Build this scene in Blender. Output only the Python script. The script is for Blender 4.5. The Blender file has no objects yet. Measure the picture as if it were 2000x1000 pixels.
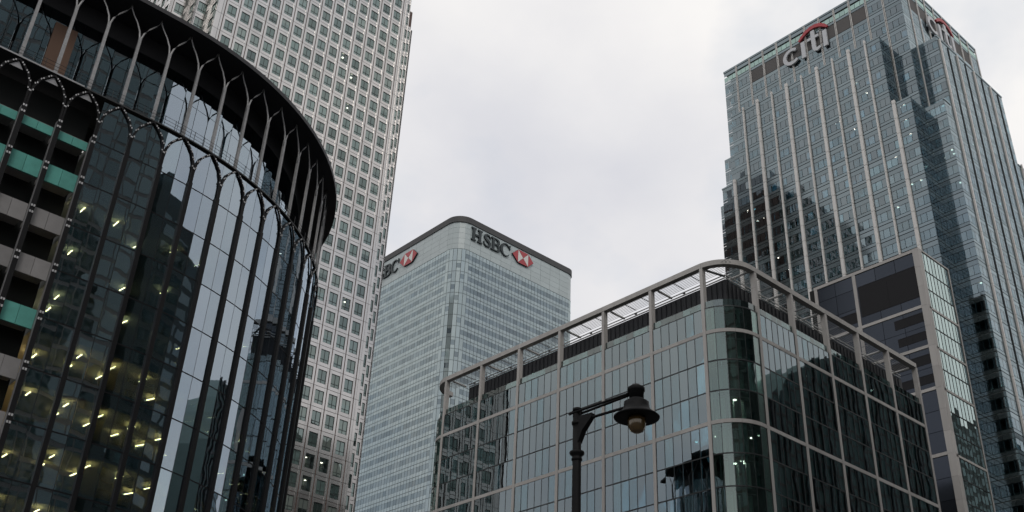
import bpy, math, random
import numpy as np
from mathutils import Matrix, Vector
from mathutils.bvhtree import BVHTree

random.seed(7)
sc = bpy.context.scene
COL = sc.collection
R_ = math.radians

# ------------------------------------------------------------------ camera
F_PX, PITCH, ROLL, YAW = 2081.677, .538456651, .0486815426, .858722159
FW = Vector((math.cos(PITCH)*math.cos(YAW), math.cos(PITCH)*math.sin(YAW), math.sin(PITCH)))
r0 = Vector((math.sin(YAW), -math.cos(YAW), 0)); u0 = r0.cross(FW)
RT = math.cos(ROLL)*r0 + math.sin(ROLL)*u0
UP = -math.sin(ROLL)*r0 + math.cos(ROLL)*u0
CAM = Vector((0, 0, 1.7))
cd = bpy.data.cameras.new('camera'); cam = bpy.data.objects.new('camera', cd); COL.objects.link(cam)
cd.sensor_fit = 'HORIZONTAL'; cd.sensor_width = 36; cd.lens = F_PX/2000*36
cd.clip_start = .1; cd.clip_end = 6000
mw = Matrix.Identity(4)
for i in range(3):
    mw[i][0], mw[i][1], mw[i][2], mw[i][3] = RT[i], UP[i], -FW[i], CAM[i]
cam.matrix_world = mw
sc.camera = cam

# ------------------------------------------------------------------ sky and light
SUN_EL, SUN_AZ = R_(42), R_(-128)          # azimuth measured from +X towards +Y
w = bpy.data.worlds.new('World'); sc.world = w; w.use_nodes = True
nt = w.node_tree; nt.nodes.clear()
def wn(t, **k):
    n = nt.nodes.new(t)
    for a, b in k.items(): setattr(n, a, b)
    return n
out = wn('ShaderNodeOutputWorld'); bg = wn('ShaderNodeBackground'); bg.inputs['Strength'].default_value = .1
sky = wn('ShaderNodeTexSky', sky_type='NISHITA', sun_disc=False, sun_elevation=SUN_EL, sun_rotation=math.pi/2 - SUN_AZ)
sky.air_density = 1.0; sky.dust_density = 2.5
tc = wn('ShaderNodeTexCoord')
mp = wn('ShaderNodeMapping'); mp.inputs['Location'].default_value = (7.7, 1.2, 5); mp.inputs['Scale'].default_value = (1, 1, 1.5)
nt.links.new(tc.outputs['Generated'], mp.inputs['Vector'])
def noise(scale, det, rough):
    n = wn('ShaderNodeTexNoise'); n.inputs['Scale'].default_value = scale; n.inputs['Detail'].default_value = det
    n.inputs['Roughness'].default_value = rough; nt.links.new(mp.outputs['Vector'], n.inputs['Vector']); return n
n1, n2 = noise(1.9, 6, .5), noise(4.2, 5, .55)
r1 = wn('ShaderNodeValToRGB'); r1.color_ramp.elements[0].position = .34; r1.color_ramp.elements[1].position = .62
r1.color_ramp.elements[0].color = (6.7, 6.75, 7.2, 1); r1.color_ramp.elements[1].color = (9.25, 9.05, 8.85, 1)
nt.links.new(n1.outputs['Fac'], r1.inputs['Fac'])
r2 = wn('ShaderNodeValToRGB'); r2.color_ramp.elements[0].position = .28; r2.color_ramp.elements[1].position = .5
r2.color_ramp.elements[0].color = (.45, .45, .45, 1); r2.color_ramp.elements[1].color = (1, 1, 1, 1)
nt.links.new(n2.outputs['Fac'], r2.inputs['Fac'])
thin = wn('ShaderNodeMix', data_type='RGBA')         # thin bluish cloud gaps: the clear sky shining through veil
veil = wn('ShaderNodeMix', data_type='RGBA', blend_type='MIX'); veil.inputs['Factor'].default_value = .72
nt.links.new(sky.outputs['Color'], veil.inputs['A']); veil.inputs['B'].default_value = (6.4, 7.2, 8.2, 1)
nt.links.new(r2.outputs['Color'], thin.inputs['Factor'])
nt.links.new(veil.outputs['Result'], thin.inputs['A']); nt.links.new(r1.outputs['Color'], thin.inputs['B'])
nt.links.new(thin.outputs['Result'], bg.inputs['Color']); nt.links.new(bg.outputs['Background'], out.inputs['Surface'])
sl = bpy.data.lights.new('sun', 'SUN'); sl.energy = .8; sl.angle = R_(20); sl.color = (1, .95, .88)
so = bpy.data.objects.new('sun', sl); COL.objects.link(so)
sd = Vector((math.cos(SUN_EL)*math.cos(SUN_AZ), math.cos(SUN_EL)*math.sin(SUN_AZ), math.sin(SUN_EL)))
so.rotation_euler = sd.to_track_quat('Z', 'Y').to_euler(); so.location = (0, 0, 300)

vs = sc.view_settings
vs.view_transform = 'Standard'; vs.look = 'None'; vs.exposure = .07; vs.gamma = 1; vs.use_curve_mapping = False
sc.render.engine = 'CYCLES'
cy = sc.cycles
cy.use_denoising = True
cy.max_bounces = 8; cy.diffuse_bounces = 3; cy.glossy_bounces = 4; cy.transparent_max_bounces = 10
cy.sample_clamp_indirect = 4; cy.caustics_reflective = False; cy.caustics_refractive = False

# ------------------------------------------------------------------ materials
MATS = {}
def _new(name):
    m = bpy.data.materials.new(name); m.use_nodes = True; t = m.node_tree; t.nodes.clear()
    return m, t
def N(t, typ, **k):
    n = t.nodes.new(typ)
    for a, b in k.items(): setattr(n, a, b)
    return n
def L(t, a, b): t.links.new(a, b)
def rnd(t):
    oi = N(t, 'ShaderNodeObjectInfo'); ge = N(t, 'ShaderNodeNewGeometry')
    ad = N(t, 'ShaderNodeMath', operation='ADD'); L(t, oi.outputs['Random'], ad.inputs[0]); L(t, ge.outputs['Random Per Island'], ad.inputs[1])
    fr = N(t, 'ShaderNodeMath', operation='FRACT'); L(t, ad.outputs[0], fr.inputs[0])
    return fr.outputs[0], ge
def solid(name, col, rough=.6, metal=0, vary=.10, nscale=.35, namt=.18, streak=False, bump=0, spec=.4):
    m, t = _new(name); o = N(t, 'ShaderNodeOutputMaterial'); p = N(t, 'ShaderNodeBsdfPrincipled')
    rv, ge = rnd(t)
    mp = N(t, 'ShaderNodeMapping'); mp.inputs['Scale'].default_value = (1, 1, .18) if streak else (1, 1, 1)
    L(t, ge.outputs['Position'], mp.inputs['Vector'])
    n = N(t, 'ShaderNodeTexNoise'); n.inputs['Scale'].default_value = nscale; n.inputs['Detail'].default_value = 5; n.inputs['Roughness'].default_value = .62
    L(t, mp.outputs['Vector'], n.inputs['Vector'])
    a = N(t, 'ShaderNodeMath', operation='MULTIPLY_ADD'); L(t, n.outputs['Fac'], a.inputs[0]); a.inputs[1].default_value = 2*namt; a.inputs[2].default_value = 1-namt
    b = N(t, 'ShaderNodeMath', operation='MULTIPLY_ADD'); L(t, rv, b.inputs[0]); b.inputs[1].default_value = 2*vary; b.inputs[2].default_value = 1-vary
    c = N(t, 'ShaderNodeMath', operation='MULTIPLY'); L(t, a.outputs[0], c.inputs[0]); L(t, b.outputs[0], c.inputs[1])
    mx = N(t, 'ShaderNodeVectorMath', operation='SCALE'); mx.inputs[0].default_value = col; L(t, c.outputs[0], mx.inputs['Scale'])
    L(t, mx.outputs[0], p.inputs['Base Color'])
    p.inputs['Roughness'].default_value = rough; p.inputs['Metallic'].default_value = metal; p.inputs['Specular IOR Level'].default_value = spec
    if bump:
        bp = N(t, 'ShaderNodeBump'); bp.inputs['Strength'].default_value = bump; bp.inputs['Distance'].default_value = .05
        n3 = N(t, 'ShaderNodeTexNoise'); n3.inputs['Scale'].default_value = 1.2; L(t, ge.outputs['Position'], n3.inputs['Vector'])
        L(t, n3.outputs['Fac'], bp.inputs['Height']); L(t, bp.outputs['Normal'], p.inputs['Normal'])
    L(t, p.outputs[0], o.inputs['Surface']); MATS[name] = m; return m
def glass(name, refl, tint, trans=None, base=(.02, .03, .03), tilt=.01, wave=.01, wscale=.5, rough=.01, vary=.25, basevary=None):
    """Coated facade glass: mirror layer over either clear tinted glass or a dark backing."""
    m, t = _new(name); o = N(t, 'ShaderNodeOutputMaterial')
    rv, ge = rnd(t)
    wnz = N(t, 'ShaderNodeTexWhiteNoise', noise_dimensions='1D'); sm = N(t, 'ShaderNodeMath', operation='MULTIPLY'); sm.inputs[1].default_value = 977.
    L(t, rv, sm.inputs[0]); L(t, sm.outputs[0], wnz.inputs['W'])
    def off(col, amt):
        s = N(t, 'ShaderNodeVectorMath', operation='SUBTRACT'); L(t, col, s.inputs[0]); s.inputs[1].default_value = (.5, .5, .5)
        k = N(t, 'ShaderNodeVectorMath', operation='SCALE'); L(t, s.outputs[0], k.inputs[0]); k.inputs['Scale'].default_value = amt*2; return k.outputs[0]
    nz = N(t, 'ShaderNodeTexNoise'); nz.inputs['Scale'].default_value = wscale; nz.inputs['Detail'].default_value = 2
    sh = N(t, 'ShaderNodeVectorMath', operation='MULTIPLY_ADD'); L(t, wnz.outputs['Color'], sh.inputs[0]); sh.inputs[1].default_value = (9, 9, 9); L(t, ge.outputs['Position'], sh.inputs[2])
    L(t, sh.outputs[0], nz.inputs['Vector'])
    a1 = N(t, 'ShaderNodeVectorMath', operation='ADD'); L(t, ge.outputs['Normal'], a1.inputs[0]); L(t, off(wnz.outputs['Color'], tilt), a1.inputs[1])
    a2 = N(t, 'ShaderNodeVectorMath', operation='ADD'); L(t, a1.outputs[0], a2.inputs[0]); L(t, off(nz.outputs['Color'], wave), a2.inputs[1])
    nn = N(t, 'ShaderNodeVectorMath', operation='NORMALIZE'); L(t, a2.outputs[0], nn.inputs[0])
    fr = N(t, 'ShaderNodeFresnel'); fr.inputs['IOR'].default_value = 1.5
    fm = N(t, 'ShaderNodeMath', operation='MULTIPLY_ADD', use_clamp=True); L(t, fr.outputs[0], fm.inputs[0]); fm.inputs[1].default_value = .85; fm.inputs[2].default_value = refl
    vm = N(t, 'ShaderNodeMath', operation='MULTIPLY_ADD'); L(t, rv, vm.inputs[0]); vm.inputs[1].default_value = vary; vm.inputs[2].default_value = 1-vary/2
    ff = N(t, 'ShaderNodeMath', operation='MULTIPLY', use_clamp=True); L(t, fm.outputs[0], ff.inputs[0]); L(t, vm.outputs[0], ff.inputs[1])
    g = N(t, 'ShaderNodeBsdfGlossy'); g.inputs['Color'].default_value = (*tint, 1); g.inputs['Roughness'].default_value = rough; L(t, nn.outputs[0], g.inputs['Normal'])
    if trans:
        b = N(t, 'ShaderNodeBsdfTransparent'); b.inputs['Color'].default_value = (*trans, 1)
    else:
        b = N(t, 'ShaderNodeBsdfDiffuse')
        sc_ = N(t, 'ShaderNodeVectorMath', operation='SCALE'); sc_.inputs[0].default_value = base
        v2 = N(t, 'ShaderNodeMath', operation='MULTIPLY_ADD'); L(t, wnz.outputs['Value'], v2.inputs[0]); v2.inputs[1].default_value = basevary or .5; v2.inputs[2].default_value = 1-(basevary or .5)/2
        L(t, v2.outputs[0], sc_.inputs['Scale']); L(t, sc_.outputs[0], b.inputs['Color'])
    mx = N(t, 'ShaderNodeMixShader'); L(t, ff.outputs[0], mx.inputs[0]); L(t, b.outputs[0], mx.inputs[1]); L(t, g.outputs[0], mx.inputs[2])
    L(t, mx.outputs[0], o.inputs['Surface']); MATS[name] = m; return m
def emit(name, col, s):
    m, t = _new(name); o = N(t, 'ShaderNodeOutputMaterial'); e = N(t, 'ShaderNodeEmission')
    e.inputs['Color'].default_value = (*col, 1); e.inputs['Strength'].default_value = s; L(t, e.outputs[0], o.inputs['Surface']); MATS[name] = m; return m

# shared
solid('asphalt', (.07, .07, .072), .9, nscale=.2, namt=.25, vary=0)
solid('black_metal', (.008, .008, .009), .5, 0, namt=.1, spec=.15)
solid('dark_frame', (.03, .032, .034), .5, .3)
solid('slab', (.17, .18, .175), .9)
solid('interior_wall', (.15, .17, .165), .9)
solid('office_wall', (.34, .37, .36), .9)
solid('office_ceiling', (.42, .45, .44), .9)
solid('grey_metal', (.30, .30, .31), .45, .6)
emit('strip_light', (1, .84, .52), 34)
emit('spot_light', (1, .95, .82), 7)
# steel clad tower
solid('steel_panel', (.545, .528, .51), .12, .82, vary=.07, nscale=.5, namt=.12, streak=True)
solid('brown_joint', (.13, .085, .072), .7)
glass('tower_glass', .14, (.80, .97, .93), base=(.055, .078, .072), tilt=.014, wave=.006, vary=.45, basevary=1.5)
glass('clear_tower_glass', .13, (.80, .97, .93), trans=(.45, .5, .46), tilt=.012, wave=.006)
glass('tower_blind', .11, (.80, .97, .93), base=(.15, .175, .16), tilt=.014, wave=.006, vary=.3, basevary=.5)
solid('tower_frame', (.03, .04, .04), .5)
# pale glass tower
glass('pale_spandrel', .20, (.86, .97, 1), base=(.20, .255, .265), tilt=.01, wave=.003, vary=.2, basevary=.16, rough=.05)
glass('pale_window', .16, (.82, .95, 1), base=(.05, .076, .092), tilt=.014, wave=.004, vary=.35, basevary=.8)
solid('pale_panel', (.39, .45, .46), .4, .0, vary=.05, namt=.06, spec=.6)
solid('charcoal_cap', (.055, .056, .058), .6, .0, namt=.08)
solid('pale_joint', (.035, .05, .052), .6)
# ribbed tower
glass('ribbed_glass', .15, (.78, .92, 1), trans=(.38, .47, .48), tilt=.012, wave=.004, vary=.3)
glass('ribbed_spandrel', .16, (.77, .92, 1), base=(.036, .048, .051), tilt=.006, wave=.003, vary=.25, basevary=.5, rough=.08)
glass('teal_glass', .10, (.8, 1, .95), base=(.30, .44, .41), tilt=.006, wave=.003, vary=.2, basevary=.3, rough=.1)
solid('ribbed_mullion', (.045, .05, .053), .5, .3)
solid('ribbed_stone', (.61, .598, .58), .55, 0, vary=.05, namt=.14, streak=True)
solid('louvre_brown', (.085, .08, .078), .7)
# framed building
glass('framed_glass', .16, (.80, .94, 1), trans=(.42, .53, .53), tilt=.007, wave=.003, wscale=.4, vary=.25)
glass('parapet_glass', .09, (.9, 1, 1), trans=(.56, .63, .63), tilt=.004, wave=.003, vary=.2)
glass('corner_glass', .10, (.88, 1, .98), trans=(.55, .66, .63), tilt=.006, wave=.006, vary=.2)
solid('frame_stone', (.375, .362, .348), .65, 0, vary=.09, nscale=.8, namt=.2, streak=True, bump=.15)
solid('frame_line', (.022, .026, .028), .5, .2)
solid('pale_rail', (.50, .50, .49), .5, .1)
solid('slat_metal', (.16, .165, .17), .55, .3)
solid('charcoal_louvre', (.018, .020, .024), .55, .1)
solid('blind', (.38, .46, .47), .9, vary=.5)
solid('curtain', (.62, .70, .68), .9)
# dark clad block
glass('black_granite', .02, (.58, .66, .82), base=(.018, .021, .026), tilt=.004, wave=.012, wscale=.25, rough=.16, vary=.2, basevary=.5)
solid('black_opening', (.006, .006, .008), .8)
glass('side_glass', .36, (.80, .97, .96), trans=(.40, .50, .48), tilt=.008, wave=.004, vary=.2)
# curved building
glass('curved_glass', .31, (.74, .87, 1), trans=(.45, .49, .43), tilt=.004, wave=.0035, wscale=.6, vary=.16)
solid('soffit', (.032, .032, .036), .55, .2, namt=.1)
solid('column_steel', (.29, .29, .295), .55, .5, nscale=2, namt=.3)
solid('clip', (.45, .45, .46), .5, .3)
solid('teal_wrap', (.085, .30, .26), .8, nscale=1.2, namt=.3)
solid('concrete', (.22, .215, .215), .85, nscale=.8, namt=.25)
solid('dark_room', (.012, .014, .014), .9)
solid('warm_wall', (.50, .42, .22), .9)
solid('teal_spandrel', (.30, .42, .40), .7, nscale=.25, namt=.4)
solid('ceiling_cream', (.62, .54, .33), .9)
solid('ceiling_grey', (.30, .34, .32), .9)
solid('carpet', (.30, .27, .20), .9)
solid('brown_board', (.14, .085, .06), .8)
# signs
solid('sign_dark', (.022, .032, .036), .5, .1)
solid('sign_red', (.37, .05, .06), .5, namt=.08, vary=.03)
solid('sign_white', (.62, .60, .58), .5, namt=.06, vary=.03)
solid('sign_silver', (.46, .47, .49), .45, .2, namt=.06, vary=.03)
# lamp
solid('lamp_paint', (.006, .0063, .007), .62, 0, nscale=9, namt=.4, spec=.12, bump=.3)
glass('lamp_globe', .04, (1, .95, .85), base=(.07, .043, .015), tilt=0, wave=.01, rough=.15, vary=0, basevary=.01)
# city behind the camera
solid('city_stone', (.16, .15, .14), .8)
solid('city_dark', (.030, .042, .041), .6)
solid('city_teal', (.12, .18, .17), .6)
glass('city_glass', .08, (.85, 1, 1), base=(.015, .025, .025), tilt=.01, wave=.005, vary=.4, basevary=.8)

# ------------------------------------------------------------------ mesh helpers
class MB:
    def __init__(s): s.v = []; s.f = []; s.m = []
    def quad(s, pts, mat=0):
        n = len(s.v); s.v += [tuple(p) for p in pts]; s.f.append(tuple(range(n, n+len(pts)))); s.m.append(mat); return s
    def box(s, x0, x1, y0, y1, z0, z1, mat=0):
        n = len(s.v)
        s.v += [(x0,y0,z0),(x1,y0,z0),(x1,y1,z0),(x0,y1,z0),(x0,y0,z1),(x1,y0,z1),(x1,y1,z1),(x0,y1,z1)]
        for q in ((0,3,2,1),(4,5,6,7),(0,1,5,4),(1,2,6,5),(2,3,7,6),(3,0,4,7)):
            s.f.append(tuple(n+i for i in q)); s.m.append(mat)
        return s
    def loft(s, rings, mat=0, closed=True, caps=True):
        n = len(s.v); k = len(rings[0])
        for r in rings: s.v += [tuple(p) for p in r]
        for i in range(len(rings)-1):
            for j in range(k if closed else k-1):
                a = n+i*k+j; b = n+i*k+(j+1) % k
                s.f.append((a, b, b+k, a+k)); s.m.append(mat)
        if caps:
            s.f.append(tuple(n+j for j in reversed(range(k)))); s.m.append(mat)
            s.f.append(tuple(n+(len(rings)-1)*k+j for j in range(k))); s.m.append(mat)
        return s
    def tube(s, pts, r, n=8, mat=0):
        pts = [Vector(p) for p in pts]; rings = []
        rr = r if isinstance(r, (list, tuple)) else [r]*len(pts)
        for i, p in enumerate(pts):
            d = (pts[min(i+1, len(pts)-1)]-pts[max(i-1, 0)]).normalized()
            a = d.cross(Vector((0, 0, 1)) if abs(d.z) < .9 else Vector((1, 0, 0))).normalized(); b = d.cross(a)
            rings.append([p+rr[i]*(math.cos(6.28319*k/n)*a+math.sin(6.28319*k/n)*b) for k in range(n)])
        return s.loft(rings, mat)
    def bar(s, pts, w, h, side=Vector((0, -1, 0)), mat=0):
        """rectangular bar along a path; w across (perpendicular to side), h along 'side'"""
        pts = [Vector(p) for p in pts]; rings = []
        ww = w if isinstance(w, (list, tuple)) else [w]*len(pts)
        for i, p in enumerate(pts):
            d = (pts[min(i+1, len(pts)-1)]-pts[max(i-1, 0)]).normalized()
            a = d.cross(side).normalized()*ww[i]/2; b = side*h/2
            rings.append([p-a-b, p+a-b, p+a+b, p-a+b])
        return s.loft(rings, mat)
    def lathe(s, prof, n=20, mat=0):
        return s.loft([[(r*math.cos(6.28319*k/n), r*math.sin(6.28319*k/n), z) for k in range(n)] for r, z in prof], mat)
    def prism(s, poly, y0, y1, mat=0):
        """poly in (x, z), extruded from y0 to y1"""
        a = [(p[0], y0, p[1]) for p in poly]; b = [(p[0], y1, p[1]) for p in poly]
        return s.loft([a, b], mat)
    def stroke(s, pts, ws, y0, y1, mat=0):
        P = [Vector((p[0], p[1])) for p in pts]; l, r = [], []
        for i, p in enumerate(P):
            d = (P[min(i+1, len(P)-1)]-P[max(i-1, 0)]).normalized(); nrm = Vector((-d.y, d.x))
            wd = ws[i] if isinstance(ws, (list, tuple)) else ws
            l.append(p+nrm*wd/2); r.append(p-nrm*wd/2)
        rings = [[(l[i].x, y0, l[i].y), (r[i].x, y0, r[i].y), (r[i].x, y1, r[i].y), (l[i].x, y1, l[i].y)] for i in range(len(P))]
        return s.loft(rings, mat)
    def add(s, o, M):
        n = len(s.v); s.v += [tuple(M @ Vector(p)) for p in o.v]; s.f += [tuple(n+i for i in q) for q in o.f]; s.m += o.m; return s
    def mesh(s, name, mats, smooth=False):
        me = bpy.data.meshes.new(name); me.from_pydata(s.v, [], s.f)
        for k in (mats if isinstance(mats, (list, tuple)) else [mats]): me.materials.append(MATS[k])
        me.polygons.foreach_set('material_index', s.m)
        if smooth: me.polygons.foreach_set('use_smooth', [True]*len(s.f))
        me.update(); return me

def empty(name, loc, label, cat, group=None):
    o = bpy.data.objects.new(name, None); COL.objects.link(o); o.location = loc; o.empty_display_size = 1
    o['label'] = label; o['category'] = cat
    if group: o['group'] = group
    return o
WL = {}
def place(name, me, parent, M=None, kind=None, label=None):
    o = bpy.data.objects.new(name, me); COL.objects.link(o); M = M or Matrix.Identity(4)
    WL[o.name] = M
    if parent:
        o.parent = parent
        pm = WL.get(parent.name) if parent.type != 'EMPTY' else Matrix.Translation(parent.location)
        if parent.name in WL: pm = WL[parent.name]
        o.matrix_basis = pm.inverted() @ M
    else: o.matrix_basis = M
    if kind: o['kind'] = kind
    if label: o['label'] = label
    return o
def proj(p):
    d = p-CAM; z = d.dot(FW)
    if z < .1: return None
    return (1000+F_PX*d.dot(RT)/z, 500-F_PX*d.dot(UP)/z)
OCC = {}        # building -> BVH of its bulk, to know which pieces the view shows
def bulk(owner, polys):
    """polys: list of (plan polygon, z0, z1)"""
    V, Fc = [], []
    for poly, z0, z1 in polys:
        n = len(V); k = len(poly)
        V += [(x, y, z0) for x, y in poly]+[(x, y, z1) for x, y in poly]
        for i in range(k): Fc.append((n+i, n+(i+1) % k, n+k+(i+1) % k, n+k+i))
        Fc.append(tuple(n+k+i for i in range(k)))
    OCC[owner] = BVHTree.FromPolygons(V, Fc)
def hidden(p, owner):
    d = p-CAM; l = d.length; d = d/l
    for k, b in OCC.items():
        if k == owner: continue
        if b.ray_cast(CAM, d, l-.5)[0] is not None: return True
    return False
def score(M, bb, owner):
    c = M @ (sum(bb, Vector())/8)
    if (M.to_3x3() @ Vector((0, 1, 0))).dot(c-CAM) <= 0: return 0
    q = [proj(M @ b) for b in bb]
    if any(x is None for x in q): return 0
    x0, x1 = min(a[0] for a in q), max(a[0] for a in q); y0, y1 = min(a[1] for a in q), max(a[1] for a in q)
    if x1 < 0 or x0 > 2000 or y1 < 0 or y0 > 1000: return 0
    if hidden(c, owner): return 0
    return max(.01, (min(x1, 2000)-max(x0, 0))*(min(y1, 1000)-max(y0, 0)))
def bake(name, me, Ms):
    nv = len(me.vertices); co = np.empty(nv*3, np.float32); me.vertices.foreach_get('co', co); co = np.c_[co.reshape(-1, 3), np.ones(nv)]
    nl = len(me.loops); li = np.empty(nl, np.int32); me.loops.foreach_get('vertex_index', li)
    npg = len(me.polygons); ls = np.empty(npg, np.int32); me.polygons.foreach_get('loop_start', ls)
    mi = np.empty(npg, np.int32); me.polygons.foreach_get('material_index', mi)
    k = len(Ms)
    V = np.concatenate([(co @ np.array(M).T)[:, :3] for M in Ms])
    o = bpy.data.meshes.new(name)
    o.vertices.add(nv*k); o.vertices.foreach_set('co', V.astype(np.float32).ravel())
    o.loops.add(nl*k); o.loops.foreach_set('vertex_index', (li[None, :]+(np.arange(k)*nv)[:, None]).astype(np.int32).ravel())
    o.polygons.add(npg*k); o.polygons.foreach_set('loop_start', (ls[None, :]+(np.arange(k)*nl)[:, None]).astype(np.int32).ravel())
    o.polygons.foreach_set('material_index', np.tile(mi, k).astype(np.int32))
    for m in me.materials: o.materials.append(m)
    o.polygons.foreach_set('use_smooth', np.zeros(npg*k, bool))
    o.update(calc_edges=True); o.validate(); return o
def pieces(parent, name, me, Ms, owner=None, limit=300, child=None, minpx=0):
    """alike pieces: those that show largest are objects of their own, the rest one joined part"""
    bb = [Vector((a, b, c)) for a in (0, 1) for b in (0, 1) for c in (0, 1)]
    co = np.empty(len(me.vertices)*3, np.float32); me.vertices.foreach_get('co', co); co = co.reshape(-1, 3)
    lo, hi = co.min(0), co.max(0)
    bb = [Vector([float(lo[i]) if not b[i] else float(hi[i]) for i in range(3)]) for b in bb]
    S = [score(M, bb, owner) for M in Ms]
    od = sorted(range(len(Ms)), key=lambda i: -S[i])
    near = [i for i in od[:limit] if S[i] > minpx]; ns = set(near); rest = [i for i in od if i not in ns]
    for i in near:
        o = place(name, me, parent, Ms[i])
        if child:
            for cn, cm in child: place(cn, cm, o, Ms[i])
    if rest:
        o = place(name, bake(name+'_rest', me, [Ms[i] for i in rest]), parent, kind='stuff')
        if child:
            for cn, cm in child: place(cn, bake(cn+'_rest', cm, [Ms[i] for i in rest]), o, kind='stuff')
def T(x, y, z): return Matrix.Translation((x, y, z))
def S3(x, y, z): return Matrix.Diagonal((x, y, z, 1))
def FR(x, y, phi): return Matrix.Translation((x, y, 0)) @ Matrix.Rotation(phi, 4, 'Z')
FX = lambda X, Y: FR(X, Y, -math.pi/2)      # wall facing -X, local x runs towards -Y, local y goes into the wall
FY = lambda X, Y: FR(X, Y, 0)               # wall facing -Y, local x runs towards +X
def boxes(*bs):
    m = MB()
    for b in bs: m.box(*b)
    return m

# ------------------------------------------------------------------ ground
g = place('ground', MB().quad([(-2500, -2500, 0), (2500, -2500, 0), (2500, 2500, 0), (-2500, 2500, 0)]).mesh('ground', 'asphalt'), None)
g['kind'] = 'structure'

# ------------------------------------------------------------------ bulk of the buildings (for visibility of pieces)
CX, CY, RAD = 24.31, 110.0, 32.4
def rpt(s, r=RAD):
    """point, tangent angle of the curved building's front at arc length s (s<0: straight wing)"""
    if s < 0: return CX+s, CY-r, 0.
    th = s/RAD; a = -math.pi/2+th
    return CX+r*math.cos(a), CY+r*math.sin(a), th
bulk('round', [([rpt(s)[:2] for s in np.linspace(-40, 70, 56)]+[(-16, 150)], 0, 58), ([rpt(s, 33.1)[:2] for s in np.linspace(-40, 70, 56)]+[(-16, 150)], 66, 69.6)])
bulk('steel', [([(59.07, 165), (104.8, 165), (104.8, 220), (59.07, 220)], 0, 200), ([(52.2, 172.4), (112, 172.4), (112, 215), (52.2, 215)], 0, 193)])
bulk('pale', [([(187, 245), (240, 245), (240, 300), (187, 300)], 0, 200)])
bulk('ribbed', [([(191.4, 82.5), (231, 82.5), (231, 135.3), (191.4, 135.3)], 0, 200), ([(186.4, 87.1), (231, 87.1), (231, 130.5), (186.4, 130.5)], 0, 179), ([(192, 77.6), (231, 77.6), (231, 135), (192, 135)], 0, 158)])
bulk('framed', [([(100.6, 77.6), (105.4, 72.8), (148, 72.8), (148, 136), (100.6, 132)], 0, 69.2)])
bulk('block', [([(173.9, 81), (185.4, 81), (185.4, 105), (173.9, 105)], 0, 112.5)])

def grid_frame(xs, zs, holes, y0, y1, mat=0, m=None):
    """one plate with rectangular holes, from y0 (front) to y1 (back)"""
    m = m or MB(); nx, nz = len(xs), len(zs); n = len(m.v)
    for y in (y0, y1):
        for z in zs:
            for x in xs: m.v.append((x, y, z))
    id_ = lambda i, j, k: n+k*nx*nz+j*nx+i
    sol = lambda i, j: 0 <= i < nx-1 and 0 <= j < nz-1 and (i, j) not in holes
    for j in range(nz-1):
        for i in range(nx-1):
            if not sol(i, j): continue
            m.f.append((id_(i,j,0), id_(i+1,j,0), id_(i+1,j+1,0), id_(i,j+1,0))); m.m.append(mat)
            for di, dj, a, b in ((-1,0,(0,0),(0,1)), (1,0,(1,1),(1,0)), (0,-1,(1,0),(0,0)), (0,1,(0,1),(1,1))):
                if not sol(i+di, j+dj):
                    p, q = (i+a[0], j+a[1]), (i+b[0], j+b[1])
                    m.f.append((id_(*p,0), id_(*q,0), id_(*q,1), id_(*p,1))); m.m.append(mat)
    return m
def path_ring(pts, o0, o1, z0, z1, mat=0, m=None):
    """rectangular ring swept along plan points (x, y, phi); offsets measured into the building"""
    m = m or MB(); rings = []
    for x, y, p in pts:
        nx, ny = -math.sin(p), math.cos(p)
        rings.append([(x+nx*o0, y+ny*o0, z0), (x+nx*o1, y+ny*o1, z0), (x+nx*o1, y+ny*o1, z1), (x+nx*o0, y+ny*o0, z1)])
    return m.loft(rings, mat)

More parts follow.
